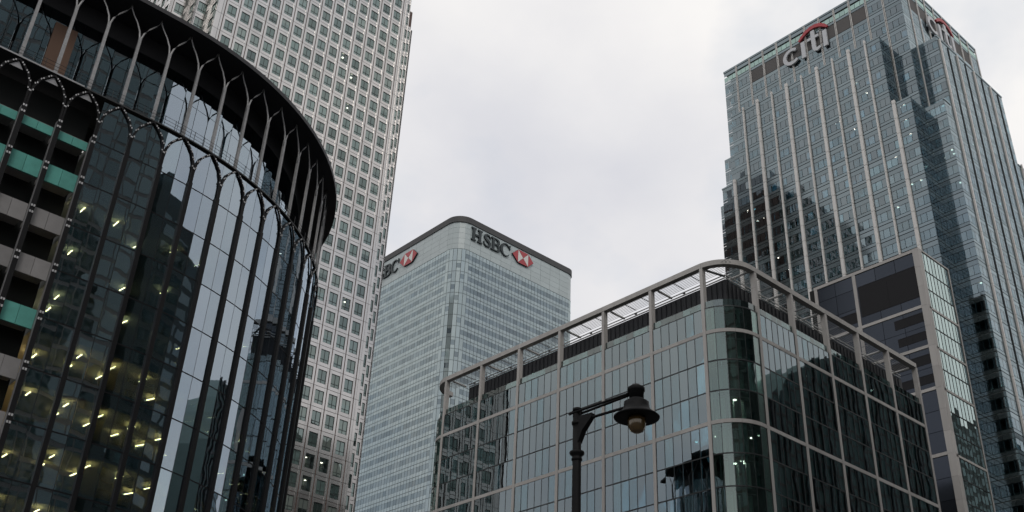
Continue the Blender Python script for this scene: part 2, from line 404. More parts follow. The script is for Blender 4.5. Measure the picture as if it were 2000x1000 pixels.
# ------------------------------------------------------------------ steel-clad tower
def steel_tower():
    t = empty('office_tower', (82, 195, 0), 'tall pale steel-clad tower with a regular grid of square windows and stepped corners', 'tower')
    P, H, WW, WH = 3.057, 4.222, 1.95, 2.75
    wm = grid_frame([-WW/2, -WW/2+.07, -.045, .045, WW/2-.07, WW/2], [-WH/2, -WH/2+.07, -WH/2+.72, -WH/2+.80, WH/2-.07, WH/2], {(1,1),(3,1),(1,3),(3,3)}, .14, .22).mesh('tower_window', 'tower_frame')
    pm = MB().quad([(-WW/2, .2, -WH/2), (WW/2, .2, -WH/2), (WW/2, .2, WH/2), (-WW/2, .2, WH/2)]).mesh('tower_pane', 'tower_glass')
    # pier with a recessed brown joint, one storey high, unit width scaled by the caller
    h = (H-.07)/2
    prof = [(-.5, 0), (-.09, 0), (-.09, .09), (.09, .09), (.09, 0), (.5, 0), (.5, .4), (-.5, .4)]
    pr = MB(); pr.loft([[(x, y, -h) for x, y in prof], [(x, y, h) for x, y in prof]])
    for k in (1, 2, 3): pr.m[k] = 1
    pier = pr.mesh('tower_pier', ['steel_panel', 'brown_joint'])
    fp = MB().box(-.5, .5, 0, .4, -h, h).mesh('tower_flat_pier', 'steel_panel')
    sh = H-WH; q = sh/2
    sp = MB(); prof = [(.05, -q), (.05, -.05), (.12, -.05), (.12, .05), (.05, .05), (.05, q), (.4, q), (.4, -q)]
    sp.loft([[(-WW/2, y, z) for y, z in prof][::-1], [(WW/2, y, z) for y, z in prof][::-1]])
    for k, i in enumerate(range(8)): pass
    span = sp.mesh('tower_spandrel', ['steel_panel', 'brown_joint'])
    for pl in span.polygons:
        c = pl.center
        if abs(c.z) < .06 and c.y < .2 and abs(c.x) < .9: pl.material_index = 1
    Wn, Pi, Fp, Sp = [], [], [], []
    J = range(-15, 27)
    zc = lambda j: 101.8+H*j
    def wall(fr, centres, x0, x1, js, piers=True):
        cs = sorted(centres)
        edges = [x0]+[v for c in cs for v in (c-WW/2, c+WW/2)]+[x1]
        for j in js:
            z = zc(j)
            for c in cs:
                Wn.append(fr @ T(c, 0, z)); Sp.append(fr @ T(c, 0, z+H/2))
            for a, b in zip(edges[0::2], edges[1::2]):
                wd = b-a
                if wd < .05: continue
                zz = z   # pier joint falls in the middle of the spandrel
                if wd > 1.6:      # wide corner pier: grooved pier next to the window plus a flat strip
                    g = P-WW
                    if a == x0: Pi.append(fr @ T(b-g/2, 0, zz) @ S3(g, 1, 1)); Fp.append(fr @ T((a+b-g-.06)/2, .02, zz) @ S3(wd-g-.06, 1, 1))
                    else: Pi.append(fr @ T(a+g/2, 0, zz) @ S3(g, 1, 1)); Fp.append(fr @ T((b+a+g+.06)/2, .02, zz) @ S3(wd-g-.06, 1, 1))
                elif wd > .9: Pi.append(fr @ T((a+b)/2, 0, zz) @ S3(wd, 1, 1))
                else: Fp.append(fr @ T((a+b)/2, 0, zz) @ S3(wd, 1, 1))
    wall(FY(0, 165), [102.09-P*k for k in range(14)], 59.07, 104.83, J)
    wall(FY(0, 168.6), [106.75], 104.83, 108.0, J)
    Jr = [j for j in J if zc(j) < 190]
    wall(FY(0, 172.4), [110.15], 108.0, 111.75, Jr)
    wall(FY(0, 168.6), [57.4], 55.9, 59.07, J)
    wall(FY(0, 172.4), [54.1], 52.2, 55.9, J)
    wall(FX(59.07, 168.6), [1.8], 0, 3.6, J)
    wall(FX(55.9, 172.4), [1.9], 0, 3.8, J)
    wall(FX(52.2, 217.4), [45-2.3-P*k for k in range(14)], 0, 45, J)
    wall(FR(111.75, 172.4, math.pi/2), [2.3+P*k for k in range(14)], 0, 45, [j for j in J if zc(j) < 190])
    wall(FR(104.83, 165, math.pi/2), [1.8], 0, 3.6, J)
    lit = {(4, 4): (-.2, .25), (3, 3): (-.35, .2), (4, 0): (.1, .2), (2, -8): (-.4, .2), (1, -8): (0, .3), (4, -1): (.3, .25), (2, -19+10): (.2, .2), (9, 19): (.2, .1), (3, 13): (-.1, .1), (4, 14): (.1, .2), (3, 11): (.2, .2), (1, 0): (.2, .1)}
    clear = MB().quad([(-WW/2, .2, -WH/2), (WW/2, .2, -WH/2), (WW/2, .2, WH/2), (-WW/2, .2, WH/2)]).mesh('clear_pane', 'clear_tower_glass')
    lm = MB().lathe([(0, -.05), (.2, -.05), (.24, 0), (0, .02)], 8).mesh('ceiling_light', 'spot_light')
    LW = []
    for (k, j), (dx, dz) in lit.items():
        M = FY(0, 165) @ T(102.09-P*k, 0, zc(j)); LW.append(M)
        place('ceiling_light', lm, t, M @ T(dx, .9, WH/2-.35-dz))
        place('room_wall', boxes((-WW/2, WW/2, 1.5, 1.6, -WH/2, WH/2)).mesh('room_wall', 'office_wall'), t, M)
    key = {tuple(round(v, 2) for v in M.translation) for M in LW}
    Wn = [M for M in Wn if tuple(round(v, 2) for v in M.translation) not in key]
    for M in LW: place('pane', clear, place('window', wm, t, M), M)
    def split_pane(zs):      # blind drawn down to height zs
        return MB().quad([(-WW/2, .2, -WH/2), (WW/2, .2, -WH/2), (WW/2, .2, zs), (-WW/2, .2, zs)]).quad([(-WW/2, .2, zs), (WW/2, .2, zs), (WW/2, .2, WH/2), (-WW/2, .2, WH/2)], 1).mesh('tower_pane', ['tower_glass', 'tower_blind'])
    var = [pm, split_pane(.35), split_pane(-.4), split_pane(-WH/2+.3)]
    rw = random.Random(11); sets = [[], [], [], []]
    for M in Wn: sets[rw.choices(range(4), (62, 16, 12, 10))[0]].append(M)
    for me_, ms, lim in zip(var, sets, (180, 44, 34, 30)): pieces(t, 'window', wm, ms, 'steel', child=[('pane', me_)], limit=lim)
    pieces(t, 'pier_panel', pier, Pi, 'steel')
    pieces(t, 'corner_panel', fp, Fp, 'steel')
    pieces(t, 'spandrel_panel', span, Sp, 'steel')
    place('core', boxes((59.5, 104.4, 167.9, 216, 0, 213.9)).mesh('core', 'brown_joint'), t)
    place('corner_core', boxes((52.5, 111.4, 172.7, 216.9, 0, 194.5)).mesh('corner_core', 'brown_joint'), t)
    place('corner_core', boxes((56.2, 107.7, 168.9, 217.2, 0, 213.8)).mesh('corner_core', 'brown_joint'), t)
    c = (82, 192)
    place('roof', MB().loft([[(57, 167.5, 214), (107, 167.5, 214), (107, 217, 214), (57, 217, 214)], [(81.9, 191.9, 246), (82.1, 191.9, 246), (82.1, 192.1, 246), (81.9, 192.1, 246)]]).mesh('roof', 'grey_metal'), t)
    return t
steel_tower()

# ------------------------------------------------------------------ pale glass tower with rounded corner
class Path:
    def __init__(s, segs): s.segs = segs; s.len = sum(q[-1] for q in segs)
    def at(s, d):
        for q in s.segs:
            if d <= q[-1] or q is s.segs[-1]:
                if q[0] == 'l': _, x, y, phi, ln = q; return x+math.cos(phi)*d, y+math.sin(phi)*d, phi
                _, cx, cy, r, phi, ln = q; p = phi+d/r; return cx+r*math.sin(p), cy-r*math.cos(p), p
            d -= q[-1]
    def pts(s, n=10):
        o = []
        d = 0
        for q in s.segs:
            k = n if q[0] == 'a' else 1
            for i in range(k+1):
                if o and i == 0: continue
                o.append(s.at(d+q[-1]*i/k-(1e-6 if i == k else 0)))
            d += q[-1]
        return o
def pale_tower():
    t = empty('office_tower', (213, 272, 0), 'pale blue-green glass tower with rounded corners and a charcoal roof band', 'tower')
    r = 5.5
    segs = [('l', 186.5, 300, -math.pi/2, 300-244.6-r), ('a', 186.5+r, 244.6+r, r, -math.pi/2, math.pi/2*r), ('l', 186.5+r, 244.6, 0, 242.2-186.5-r-3), ('a', 242.2-3, 244.6+3, 3, 0, math.pi/2*3)]
    pa = Path(segs)
    H = 4.1; tops = [188.46, 183.74]+[183.74-H*i for i in range(1, 40)]
    w = 1.0
    win = boxes((-.5+.045, .5-.045, 0, .08, 0, 1.7)).mesh('pale_window', 'pale_window')
    spn = boxes((-.5+.045, .5-.045, 0, .08, 0, 1)).mesh('pale_spandrel', 'pale_spandrel')
    pan = boxes((-.49, .49, 0, .1, 0, 2.07)).mesh('pale_panel', 'pale_panel')
    Wi, Sp, Pn = [], [], []
    d = 0
    for q in segs:
        n = round(q[-1]/1.5) if q[0] == 'l' else 6
        for i in range(n):
            pw = q[-1]/n
            x, y, p = pa.at(d+(i+.5)*pw); M = FR(x, y, p)
            for k in range(len(tops)-1):
                zt, zb = tops[k], tops[k+1]; hh = zt-zb
                if zb < 25: continue
                corner = q[0] == 'a'
                if corner and (i*7+k*3) % 11 > 2:
                    Sp.append(M @ T(0, 0, zb+.06) @ S3(pw, 1, hh-.12)); continue
                wz = zb+1.3
                Wi.append(M @ T(0, .02, wz) @ S3(pw, 1, 1))
                Sp.append(M @ T(0, 0, zb+.06) @ S3(pw, 1, 1.2)); Sp.append(M @ T(0, 0, wz+1.74) @ S3(pw, 1, hh-1.3-1.74-.06))
        n2 = max(3, round(q[-1]/4.5)) if q[0] == 'l' else 4
        for i in range(n2):
            pw = q[-1]/n2; x, y, p = pa.at(d+(i+.5)*pw); M = FR(x, y, p)
            for k in range(5): Pn.append(M @ T(0, 0 if q[0] == 'l' else .12, 188.46+2.128*k+.03) @ S3(pw, 1, 1))
        d += q[-1]
    pieces(t, 'window_pane', win, Wi, 'pale'); pieces(t, 'spandrel_pane', spn, Sp, 'pale'); pieces(t, 'sign_band_panel', pan, Pn, 'pale')
    P0 = pa.pts(12)
    for z in tops[:34]:
        place('floor_trim', path_ring(P0, -.05, .2, z-.06, z+.05).mesh('floor_trim', 'pale_joint'), t)
    place('roof_band', path_ring(P0, -.3, 1.0, 199.12, 201.4).mesh('roof_band', 'charcoal_cap'), t)
    inner = [pa.at(min(pa.len-1e-4, s)) for s in np.linspace(0, pa.len, 60)]
    poly = [(x-math.sin(p)*.13, y+math.cos(p)*.13) for x, y, p in inner]+[(242, 300)]
    place('core', MB().loft([[(x, y, 0) for x, y in poly], [(x, y, 199.3) for x, y in poly]]).mesh('core', 'pale_joint'), t)
    return t
pale_tower()

# ------------------------------------------------------------------ ribbed glass tower with a crown
def ribbed_tower():
    t = empty('office_tower', (210, 108, 0), 'stepped blue-grey glass tower with pale vertical ribs and a recessed crown', 'tower')
    H = 4.16; ZR = 158.2
    pane = boxes((-.465, .465, 0, .08, 0, 2.08)).mesh('ribbed_pane', 'ribbed_glass')
    teal = boxes((-.465, .465, 0, .08, 0, 1.5)).mesh('crown_pane', 'teal_glass')
    s1 = boxes((-.49, .49, 0, .08, 0, 1.02)).mesh('ribbed_spandrel', 'ribbed_spandrel')
    s2 = boxes((-.49, .49, 0, .08, 0, .66)).mesh('ribbed_sill', 'ribbed_spandrel')
    lo = boxes((-.49, .49, 0, .12, 0, 3.95)).mesh('ribbed_louvre', 'louvre_brown')
    A, B, C, D, E = [], [], [], [], []
    def bays(u0, u1, step, off=0.):
        e = [u0]; u = off
        while u < u1-.3:
            if u > u0+.3: e.append(u)
            u += step
        e.append(u1); return e
    def wall(fr, edges, z0, z1, louvre=None, teal_top=False):
        j0 = math.floor((z0-ZR)/H+.01); j1 = round((z1-ZR)/H)
        for j in range(j0, j1):
            z = ZR+H*j
            for b, (a, c) in enumerate(zip(edges, edges[1:])):
                wd = c-a; n = max(1, round(wd/1.45)); pw = wd/n
                if louvre and louvre(b, j, j1):
                    E.append(fr @ T((a+c)/2, .05, z+.1) @ S3(wd-.1, 1, 1)); continue
                tt = teal_top and j == j1-1
                for i in range(n):
                    x = a+(i+.5)*pw
                    (D if tt else A).append(fr @ T(x, 0, z+(.95 if tt else .86)) @ S3(pw, 1, 1))
                B.append(fr @ T((a+c)/2, 0, z+3.03) @ S3(wd, 1, 1)); C.append(fr @ T((a+c)/2, 0, z+.08) @ S3(wd, 1, 1))
    ribY = [130.9-4.452*i for i in range(11)]
    def eL(y0, y1): return [0]+[y0-y for y in ribY if y1+.3 < y < y0-.3]+[y0-y1]
    wall(FX(186.4, 135.0), eL(135.0, 82.4), 45, 158.2)
    wall(FX(186.4, 130.5), eL(130.5, 87.1), 158.2, 179.0)
    wall(FY(186.4, 87.1), [0, 2.5, 5.0], 158.2, 179.0)
    wall(FY(186.4, 82.4), [0, 2.9, 5.81], 45, 158.2)
    wall(FX(191.4, 135.3), bays(0, 52.83, 4.41, 4.22), 158.2, 200, lambda b, j, j1: (j == j1-2 and 2 <= b <= 9) , True)
    wall(FY(191.4, 82.47), bays(0, 39.6, 4.41, 4.0), 158.2, 200, lambda b, j, j1: (j == j1-2 and b in (1, 2, 3, 6, 7)), True)
    wall(FX(195.42, 82.47), [0, 2.4, 4.84], 158.2, 179.0)
    eR = [0]+[x for x in (4.3+4.065*i for i in range(9)) if x < 38.5]+[38.8]
    wall(FY(192.21, 77.63), eR, 45, 158.2)
    wall(FY(192.21, 77.63), [3.21]+[e for e in eR if 4 < e < 34.9]+[35.1], 158.2, 179.0)
    wall(FX(192.21, 82.4), [0, 2.4, 4.77], 45, 158.2)
    wall(FX(195.4, 140.1), [0, 2.4, 4.8], 158.2, 174.84)
    wall(FX(192.2, 140.1), [0, 2.5, 5.1], 45, 158.2)
    pieces(t, 'window_pane', pane, A, 'ribbed'); pieces(t, 'spandrel_panel', s1, B, 'ribbed'); pieces(t, 'sill_panel', s2, C, 'ribbed')
    pieces(t, 'crown_pane', teal, D, 'ribbed'); pieces(t, 'louvre_panel', lo, E, 'ribbed')
    # dark backing bodies
    for b in ((194.2, 231, 85.0, 135.2, 0, 199.9), (189.2, 192, 89.6, 130.4, 0, 178.9), (189.2, 192.3, 84.8, 134.9, 0, 158.1), (194.8, 231, 80.2, 84, 0, 158.1),
              (197.8, 227.3, 80.2, 83, 158, 178.9), (198, 227, 135, 140, 0, 174.7), (195, 230, 134.5, 140.05, 0, 158.1)):
        place('core', boxes(b).mesh('core', 'office_wall'), t)
    for j in range(-26, 11):
        z = ZR+H*j
        if z <= 158.3:
            place('floor_slab', boxes((186.6, 194.5, 82.6, 134.9, z-.45, z+.05)).mesh('floor_slab', 'office_ceiling'), t)
            place('floor_slab', boxes((192.4, 231, 77.8, 82.55, z-.45, z+.05)).mesh('floor_slab', 'office_ceiling'), t)
        if z >= 158:
            place('floor_slab', boxes((191.6, 230.9, 82.65, 135.1, z-.45, z+.04)).mesh('floor_slab', 'office_ceiling'), t)
            if z <= 179.1:
                place('floor_slab', boxes((186.6, 191.55, 87.3, 130.4, z-.45, z+.05)).mesh('floor_slab', 'office_ceiling'), t)
                place('floor_slab', boxes((195.6, 227.2, 77.8, 82.6, z-.45, z+.05)).mesh('floor_slab', 'office_ceiling'), t)
    # copings
    for b in ((186.3, 186.7, 87.0, 130.6, 178.9, 179.3), (186.3, 186.7, 82.3, 87.0, 158.1, 158.5), (186.3, 186.7, 130.6, 135.1, 158.1, 158.5), (191.3, 191.7, 82.35, 135.4, 199.9, 200.5),
              (191.75, 231, 82.35, 82.75, 199.9, 200.5), (195.3, 227.4, 77.5, 77.9, 178.9, 179.3), (192.1, 195.25, 77.5, 77.9, 158.1, 158.5), (227.45, 231, 77.5, 77.9, 158.1, 158.5)):
        place('coping', boxes(b).mesh('coping', 'ribbed_spandrel'), t)
    def rib(wd, dp, z0, z1):
        zs = [z0]; z = ZR-H*30
        while z < z1-.5:
            if z > z0+.5: zs += [z-.06, z-.05, z+.05, z+.06]
            z += H
        zs.append(z1); rings = []
        k = 0
        for i, z in enumerate(zs):
            nar = 0 < i < len(zs)-1 and (i-1) % 4 in (1, 2); q = wd/2-(.06 if nar else 0); dd = dp-(.07 if nar else 0)
            rings.append([(-q, .04, z), (-q, -dd, z), (q, -dd, z), (q, .04, z)][::-1])
        return MB().loft(rings)
    for i, y in enumerate(ribY):
        top = 180.0 if 0 < i < 10 else 159.2
        me = rib(.72 if i % 2 == 0 else .34, .5, 40, top).mesh('rib', 'ribbed_stone'); place('rib', me, t, FX(186.4, y))
    for i in range(9):
        x = 4.3+4.065*i
        if x > 38: continue
        top = 178.6 if 3.5 < x < 34.5 else 159
        place('rib', rib(.40 if i % 2 == 0 else .14, .34 if i % 2 == 0 else .2, 40, top).mesh('rib', 'ribbed_stone' if i % 2 == 0 else 'ribbed_mullion'), t, FY(192.21+x, 77.63))
    for u in bays(0, 52.83, 4.41, 4.22)[1:-1]:
        for dx in (-.16, .16): place('crown_rib', rib(.12, .22, 158.3, 200.2).mesh('crown_rib', 'ribbed_stone'), t, FX(191.4, 135.3-u-dx))
    for u in bays(0, 39.6, 4.41, 4.0)[1:-1]:
        place('crown_rib', rib(.22, .22, 158.3, 200.2).mesh('crown_rib', 'ribbed_stone'), t, FY(191.4+u, 82.47))
    # lit office lamps on the ceilings just inside the glass line
    lm = MB().lathe([(0, -.05), (.20, -.05), (.23, 0), (0, .02)], 10).mesh('ceiling_light', 'spot_light')
    for y, j, o in RIBBED_LAMPS['L']: place('ceiling_light', lm, t, T(186.4+o, y, ZR+H*j-.52))
    for x, j, o in RIBBED_LAMPS['R']: place('ceiling_light', lm, t, T(x, 77.63+o, ZR+H*j-.52))
    return t
RIBBED_LAMPS = {'L': [(100.6, 1, 1.0), (97.2, 0, 1.0), (84.6, 0, 1.0), (84.4, -2, 1.0), (88.6, -3, 1.0), (86.2, -5, 1.2), (84.0, -5, 1.2), (90.2, -6, 1.2), (128.4, -2, 1.0), (127.0, -2, 1.6), (126.0, -3, 1.0), (121.2, -6, 1.0), (118.6, -7, 1.1), (128.0, -9, 1.0), (95.0, 3, 1.0), (93.0, 2, 1.0), (84.8, -1, 1.0), (124, -3, 1.2)],
                'R': [(193.6, 0, 1.0), (193.4, -3, 1.0), (195, -3, 1.4), (194.2, -5, 1.0), (198.8, -2, 1.2), (206, -1, 1.0), (214, -4, 1.0), (193.8, -11, 1.0)]}
ribbed_tower()

# ------------------------------------------------------------------ stone-framed glass building with a roof trellis
def framed_building():
    t = empty('office_building', (124, 104, 0), 'glass building with a grey stone frame, rounded corner and open rooftop trellis', 'building')
    X0, Y0, r = 100.4, 72.6, 5.0
    colL = [131.7-9.083*i for i in range(7)]           # columns along the left front
    colR = [106.3+8.3*i for i in range(6)]             # columns along the right front
    Ya, Xa, XE = 131.7, X0+r, colR[-1]+.35
    segs = [('a', X0+r, Ya, r, -math.pi, math.pi/2*r), ('l', X0, Ya, -math.pi/2, Ya-(Y0+r)), ('a', X0+r, Y0+r, r, -math.pi/2, math.pi/2*r), ('l', X0+r, Y0, 0, XE-X0-r)]
    pa = Path(segs); P0 = pa.pts(12)
    BZ = [65.5-12.53*i for i in range(5)]; FH = 12.53/3; ZT = 69.05
    rows = [(65.5+.25, ZT-.06)]                        # glass rows (bottom, top)
    lines = []
    for b in range(4):
        zt, zb = BZ[b]-.25, BZ[b+1]+.25
        m1, m2 = BZ[b]-FH, BZ[b]-2*FH
        rows += [(m1+.07, zt), (m2+.07, m1-.07), (zb, m2-.07)]; lines += [m1, m2]
    # glass panes
    G, Cn = [], []; bars = []
    s0 = segs[0][-1]; s1 = s0+segs[1][-1]; s2 = s1+segs[2][-1]
    def sL(y): return s0+(Ya-y)
    spans = [(s0*.45, s0-.05, 3, 1)]
    cl = [sL(y) for y in colL]
    for a, b in zip(cl, cl[1:]): spans.append((a+.26, b-.26, 7 if False else 6, 0))
    cr = [s2+(x-Xa) for x in colR]
    spans.append((cl[-1]+.26, s1, 1, 0)) if s1-cl[-1] > .8 else None
    spans.append((max(s1, cl[-1]+.26), cr[0]-.26, 6, 1))
    for a, b in zip(cr, cr[1:]): spans.append((a+.26, b-.26, 6, 0))
    for a, b, n, c in spans:
        pw = (b-a)/n
        for i in range(n):
            x, y, p = pa.at(a+(i+.5)*pw); M = FR(x, y, p)
            for zb, zt in rows:
                (Cn if c else G).append(M @ T(0, .09 if not c else .12, zb) @ S3(pw-.07, 1, zt-zb))
                bars.append(M @ T(0, .62, zt-.75) @ S3(pw, 1, 1))
    unit = boxes((-.5, .5, 0, .03, 0, 1))
    pieces(t, 'window_pane', unit.mesh('framed_pane', 'framed_glass'), G, 'framed')
    pieces(t, 'corner_pane', unit.mesh('corner_pane', 'corner_glass'), Cn, 'framed')
    place('blind_box', bake('blind_box', boxes((-.5, .5, 0, .06, 0, .07)).mesh('blind_box', 'pale_rail'), bars), t, kind='stuff')
    rb = random.Random(5); Bl = []
    for M in G+Cn:
        if rb.random() < .75:
            w_ = rb.uniform(.12, .5); Bl.append(M @ T(rb.uniform(-.5+w_/2, .5-w_/2), .25, .03) @ S3(w_, 1, .94))
    place('window_blinds', bake('window_blinds', boxes((-.5, .5, 0, .02, 0, 1)).mesh('window_blind', 'blind'), Bl), t, kind='stuff')
    # parapet panes
    Pp = []
    n = 86
    for i in range(n):
        d = s0*.3+(pa.len-s0*.3)*(i+.5)/n; x, y, p = pa.at(d)
        Pp.append(FR(x, y, p) @ T(0, .3, ZT+.1) @ S3((pa.len-s0*.3)/n-.03, 1, 1.02))
    pieces(t, 'parapet_pane', boxes((-.5, .5, 0, .03, 0, 1)).mesh('parapet_pane', 'parapet_glass'), Pp, 'framed')
    place('roof_edge', path_ring(P0, .10, .5, ZT-.06, ZT+.09).mesh('roof_edge', 'frame_line'), t)
    # dark transoms and slabs
    for z in lines: place('transom', path_ring(P0, .06, .3, z-.08, z+.08).mesh('transom', 'frame_line'), t)
    for z in [ZT-.25]+BZ+lines:
        place('floor_slab', path_ring(P0, .8, 7.5, z-.3, z+.02).mesh('floor_slab', 'slab'), t)
    place('inner_wall', path_ring(P0, 4.6, 4.9, 10, ZT-.4).mesh('inner_wall', 'interior_wall'), t)
    # vertical mullions between panes
    Mu = []
    for a, b, n, c in spans:
        for i in range(0, n+1):
            x, y, p = pa.at(min(a+(b-a)*i/n, pa.len-1e-4)); Mu.append(FR(x, y, p))
    pieces(t, 'mullion', boxes((-.03, .03, .055, .28, 12, ZT-.07)).mesh('mullion', 'frame_line'), Mu, 'framed')
    # stone bands, two stones to a bay
    bs, Bm = [], []
    for z in BZ:
        for a, b in zip(cl, cl[1:]):
            for k in (0, 1): Bm.append((sL(0) and pa.at((a+b)/2+(k-.5)*(b-a-.48)/2), (b-a-.48)/2-.015, z))
        for a, b in zip(cr, cr[1:]):
            for k in (0, 1): Bm.append((pa.at((a+b)/2+(k-.5)*(b-a-.48)/2), (b-a-.48)/2-.015, z))
    pieces(t, 'stone_band', boxes((-.5, .5, .02, .5, -.25, .25)).mesh('stone_band', 'frame_stone'), [FR(*q) @ T(0, 0, z) @ S3(w_, 1, 1) for q, w_, z in Bm], 'framed')
    def arcpts(a, b, n=14): return [pa.at(a+(b-a)*i/n) for i in range(n+1)]
    for z in BZ:
        for k in (0, 1):
            a, b = cl[-1]+.24, cr[0]-.24; mid = (a+b)/2
            place('stone_band', path_ring(arcpts(a if k == 0 else mid+.015, mid-.015 if k == 0 else b), .02, .5, z-.25, z+.25).mesh('corner_band', 'frame_stone'), t)
        place('stone_band', path_ring(arcpts(.1, s0-.35), .02, .5, z-.25, z+.25).mesh('corner_band', 'frame_stone'), t)
    # columns: flush below the roof, free-standing above it
    ZR0, ZR1 = 75.3, 76.05
    def column():
        m = MB(); zs = [8]
        for z in sorted(BZ+[72.9]): zs += [z-.02, z-.01, z+.01, z+.02]
        zs.append(ZR0)
        rings = []
        for i, z in enumerate(zs):
            q = .24-(.025 if 0 < i < len(zs)-1 and (i-1) % 4 in (1, 2) else 0); dd = .72
            rings.append([(-q, -.03, z), (q, -.03, z), (q, dd, z), (-q, dd, z)])
        return m.loft(rings)
    cm = column().mesh('stone_column', 'frame_stone')
    for d in cl+cr: place('column', cm, t, FR(*pa.at(min(d, pa.len-1e-4))))
    # an inner column row at the far end and along the return
    place('column', cm, t, FR(X0+r+4, Ya+r, math.pi))
    # roof rail: one stone length per half bay
    cuts = [0.02, s0]+[v for a, b in zip(cl, cl[1:]) for v in ((a+b)/2, b)][:]+[s1+(s2-s1)*.5]+[v for a, b in zip([cl[-1]]+cr, cr) for v in ([b] if a == cl[-1] else [(a+b)/2, b])]+[pa.len-1e-3]
    cuts = sorted(set(round(c, 3) for c in cuts)); cuts = [c for i, c in enumerate(cuts) if i == 0 or c-cuts[i-1] > .6]
    for a, b in zip(cuts, cuts[1:]):
        place('roof_rail', path_ring(arcpts(a+.008, b-.008, 8), -.06, .78, ZR0+.003, ZR1).mesh('roof_rail', 'frame_stone'), t)
    # penthouse
    px, py = X0+3.7, Y0+3.4
    for b in ((px, 149, py, 130.0, ZT, 74.7),):
        place('penthouse', boxes(b).mesh('penthouse', 'charcoal_louvre'), t)
    Lv = [FX(px, y) for y in np.arange(py+.6, 129.6, .9)]+[FY(x, py) for x in np.arange(px+.6, 148.6, .9)]
    pieces(t, 'louvre_blade', boxes((-.04, .04, -.12, .02, ZT+.1, 74.5)).mesh('louvre_blade', 'charcoal_louvre'), Lv, 'framed')
    # trellis: slats parallel to the fronts, brackets and round beams across
    off = [1.0, 1.34, 1.68, 2.02, 2.36, 2.70, 3.04, 3.38]
    for k, o in enumerate(off):
        place('trellis_slat', boxes((X0+o-.018, X0+o+.018, Y0+o, Ya+2, 75.60, 75.65)).mesh('slat', 'slat_metal'), t)
        place('trellis_slat', boxes((X0+o+.02, XE, Y0+o-.018, Y0+o+.018, 75.60, 75.65)).mesh('slat', 'slat_metal'), t)
    for dz, dy, rr in ((74.85, .08, .1), (75.2, .22, .085)):
        place('edge_pipe', MB().tube([(px-dy, Ya-1.7, dz), (px-dy, py-dy, dz)], rr).mesh('edge_pipe', 'pale_rail', True), t)
        place('edge_pipe', MB().tube([(px-dy+.1, py-dy, dz), (148.5, py-dy, dz)], rr).mesh('edge_pipe', 'pale_rail', True), t)
    def beam(n=10):
        pts, rs = [], []
        for i in range(n):
            a, b = i/n, (i+.62)/n
            pts += [a, a+.001, b, b+.001]; rs += [.10, .17, .17, .10]
        return MB().tube([(0, .75+3.0*q, 75.2) for q in pts], rs, 8)
    bm = beam().mesh('beam', 'pale_rail')
    for d in cl[:-1]: place('trellis_beam', bm, t, FR(*pa.at(d)) @ T(.9, 0, 0))
    for d in cr[1:]: place('trellis_beam', bm, t, FR(*pa.at(min(d, pa.len-1e-4))) @ T(-.9, 0, 0))
    for q in (-.1, .1):
        pass
    place('trellis_beam', MB().tube([(X0+1.0, Ya-54.6, 75.35), (px+.1, py+.1, 75.2)], .17).mesh('corner_beam', 'slat_metal', True), t)
    place('trellis_beam', beam().mesh('beam', 'pale_rail'), t, FR(*pa.at(cr[0])) @ T(-.9, 0, 0))
    bk = []
    for a, b in zip(cl, cl[1:]):
        for q in (.36, .70): bk.append(FR(*pa.at(a+(b-a)*q)))
    for a, b in zip(cr, cr[1:]):
        for q in (.30, .64): bk.append(FR(*pa.at(a+(b-a)*q)))
    bkm = boxes((-.04, .04, .7, 3.6, 75.66, 75.76)).mesh('bracket', 'slat_metal'); 
    for M in bk: place('trellis_bracket', bkm, t, M)
    hb = boxes((-.16, .16, 3.3, 3.62, 74.98, 75.16)).mesh('pipe_clamp', 'slat_metal')
    for M in bk: place('pipe_clamp', hb, t, M)
    # columns and curtains seen inside the rounded corner, lit lamps
    for (dx, dy, rr) in ((2.9, 4.4, .34), (4.6, 2.6, .3), (3.6, 3.4, .12)):
        place('inner_column', MB().lathe([(rr, 10), (rr, ZT-.6)], 14).mesh('inner_column', 'curtain', True), t, T(X0+dx, Y0+dy, 0))
    for k, (a0, a1) in enumerate(((.18, .40), (.84, .97))):
        for (zb, zt) in rows:
            a, b = s1+(s2-s1)*a0, s1+(s2-s1)*a1
            place('curtain', path_ring(arcpts(a, b, 5), 1.1, 1.14, zb+.1, zt-.1).mesh('curtain', 'curtain'), t)
    lm = MB().lathe([(0, -.05), (.2, -.05), (.24, 0), (0, .02)], 10).mesh('ceiling_light', 'spot_light')
    for u, o, z in ((cl[1]+6.9, 2.2, BZ[0]-.32+4.0), (cl[1]+6.9, 3.6, BZ[0]-.32+4.0), (cl[2]+1.3, 2.0, BZ[0]-.32+4.0), (cl[5]+4.5, 1.8, BZ[1]-.33), (cl[5]+4.2, 3.4, BZ[1]-.33), (cl[5]+2.6, 3.8, BZ[1]-.33), (cl[5]+7.2, 3.2, BZ[1]-.33),
                    (s1+2.2, 2.0, BZ[0]-2*FH-.32), (s1+4.6, 2.6, BZ[0]-2*FH-.32), (s1+5.0, 2.0, BZ[1]-FH-.32), (s1+3.6, 3.0, BZ[1]-FH-.32), (s1+5.9, 2.6, BZ[1]-FH-.32), (s1+2.0, 2.6, BZ[1]-2*FH-.32),
                    (cr[0]+.8, 2.0, BZ[1]-.33), (cr[0]+.8, 3.2, BZ[1]-.33), (cr[0]+3.8, 2.4, BZ[1]-.33), (cr[3]+2.6, 2.0, ZT-.56), (cr[3]+5.4, 2.0, ZT-.56), (cr[1]+5.0, 2.2, BZ[0]-.33)):
        place('ceiling_light', lm, t, FR(*pa.at(u)) @ T(0, o, z-.04))
    return t
framed_building()

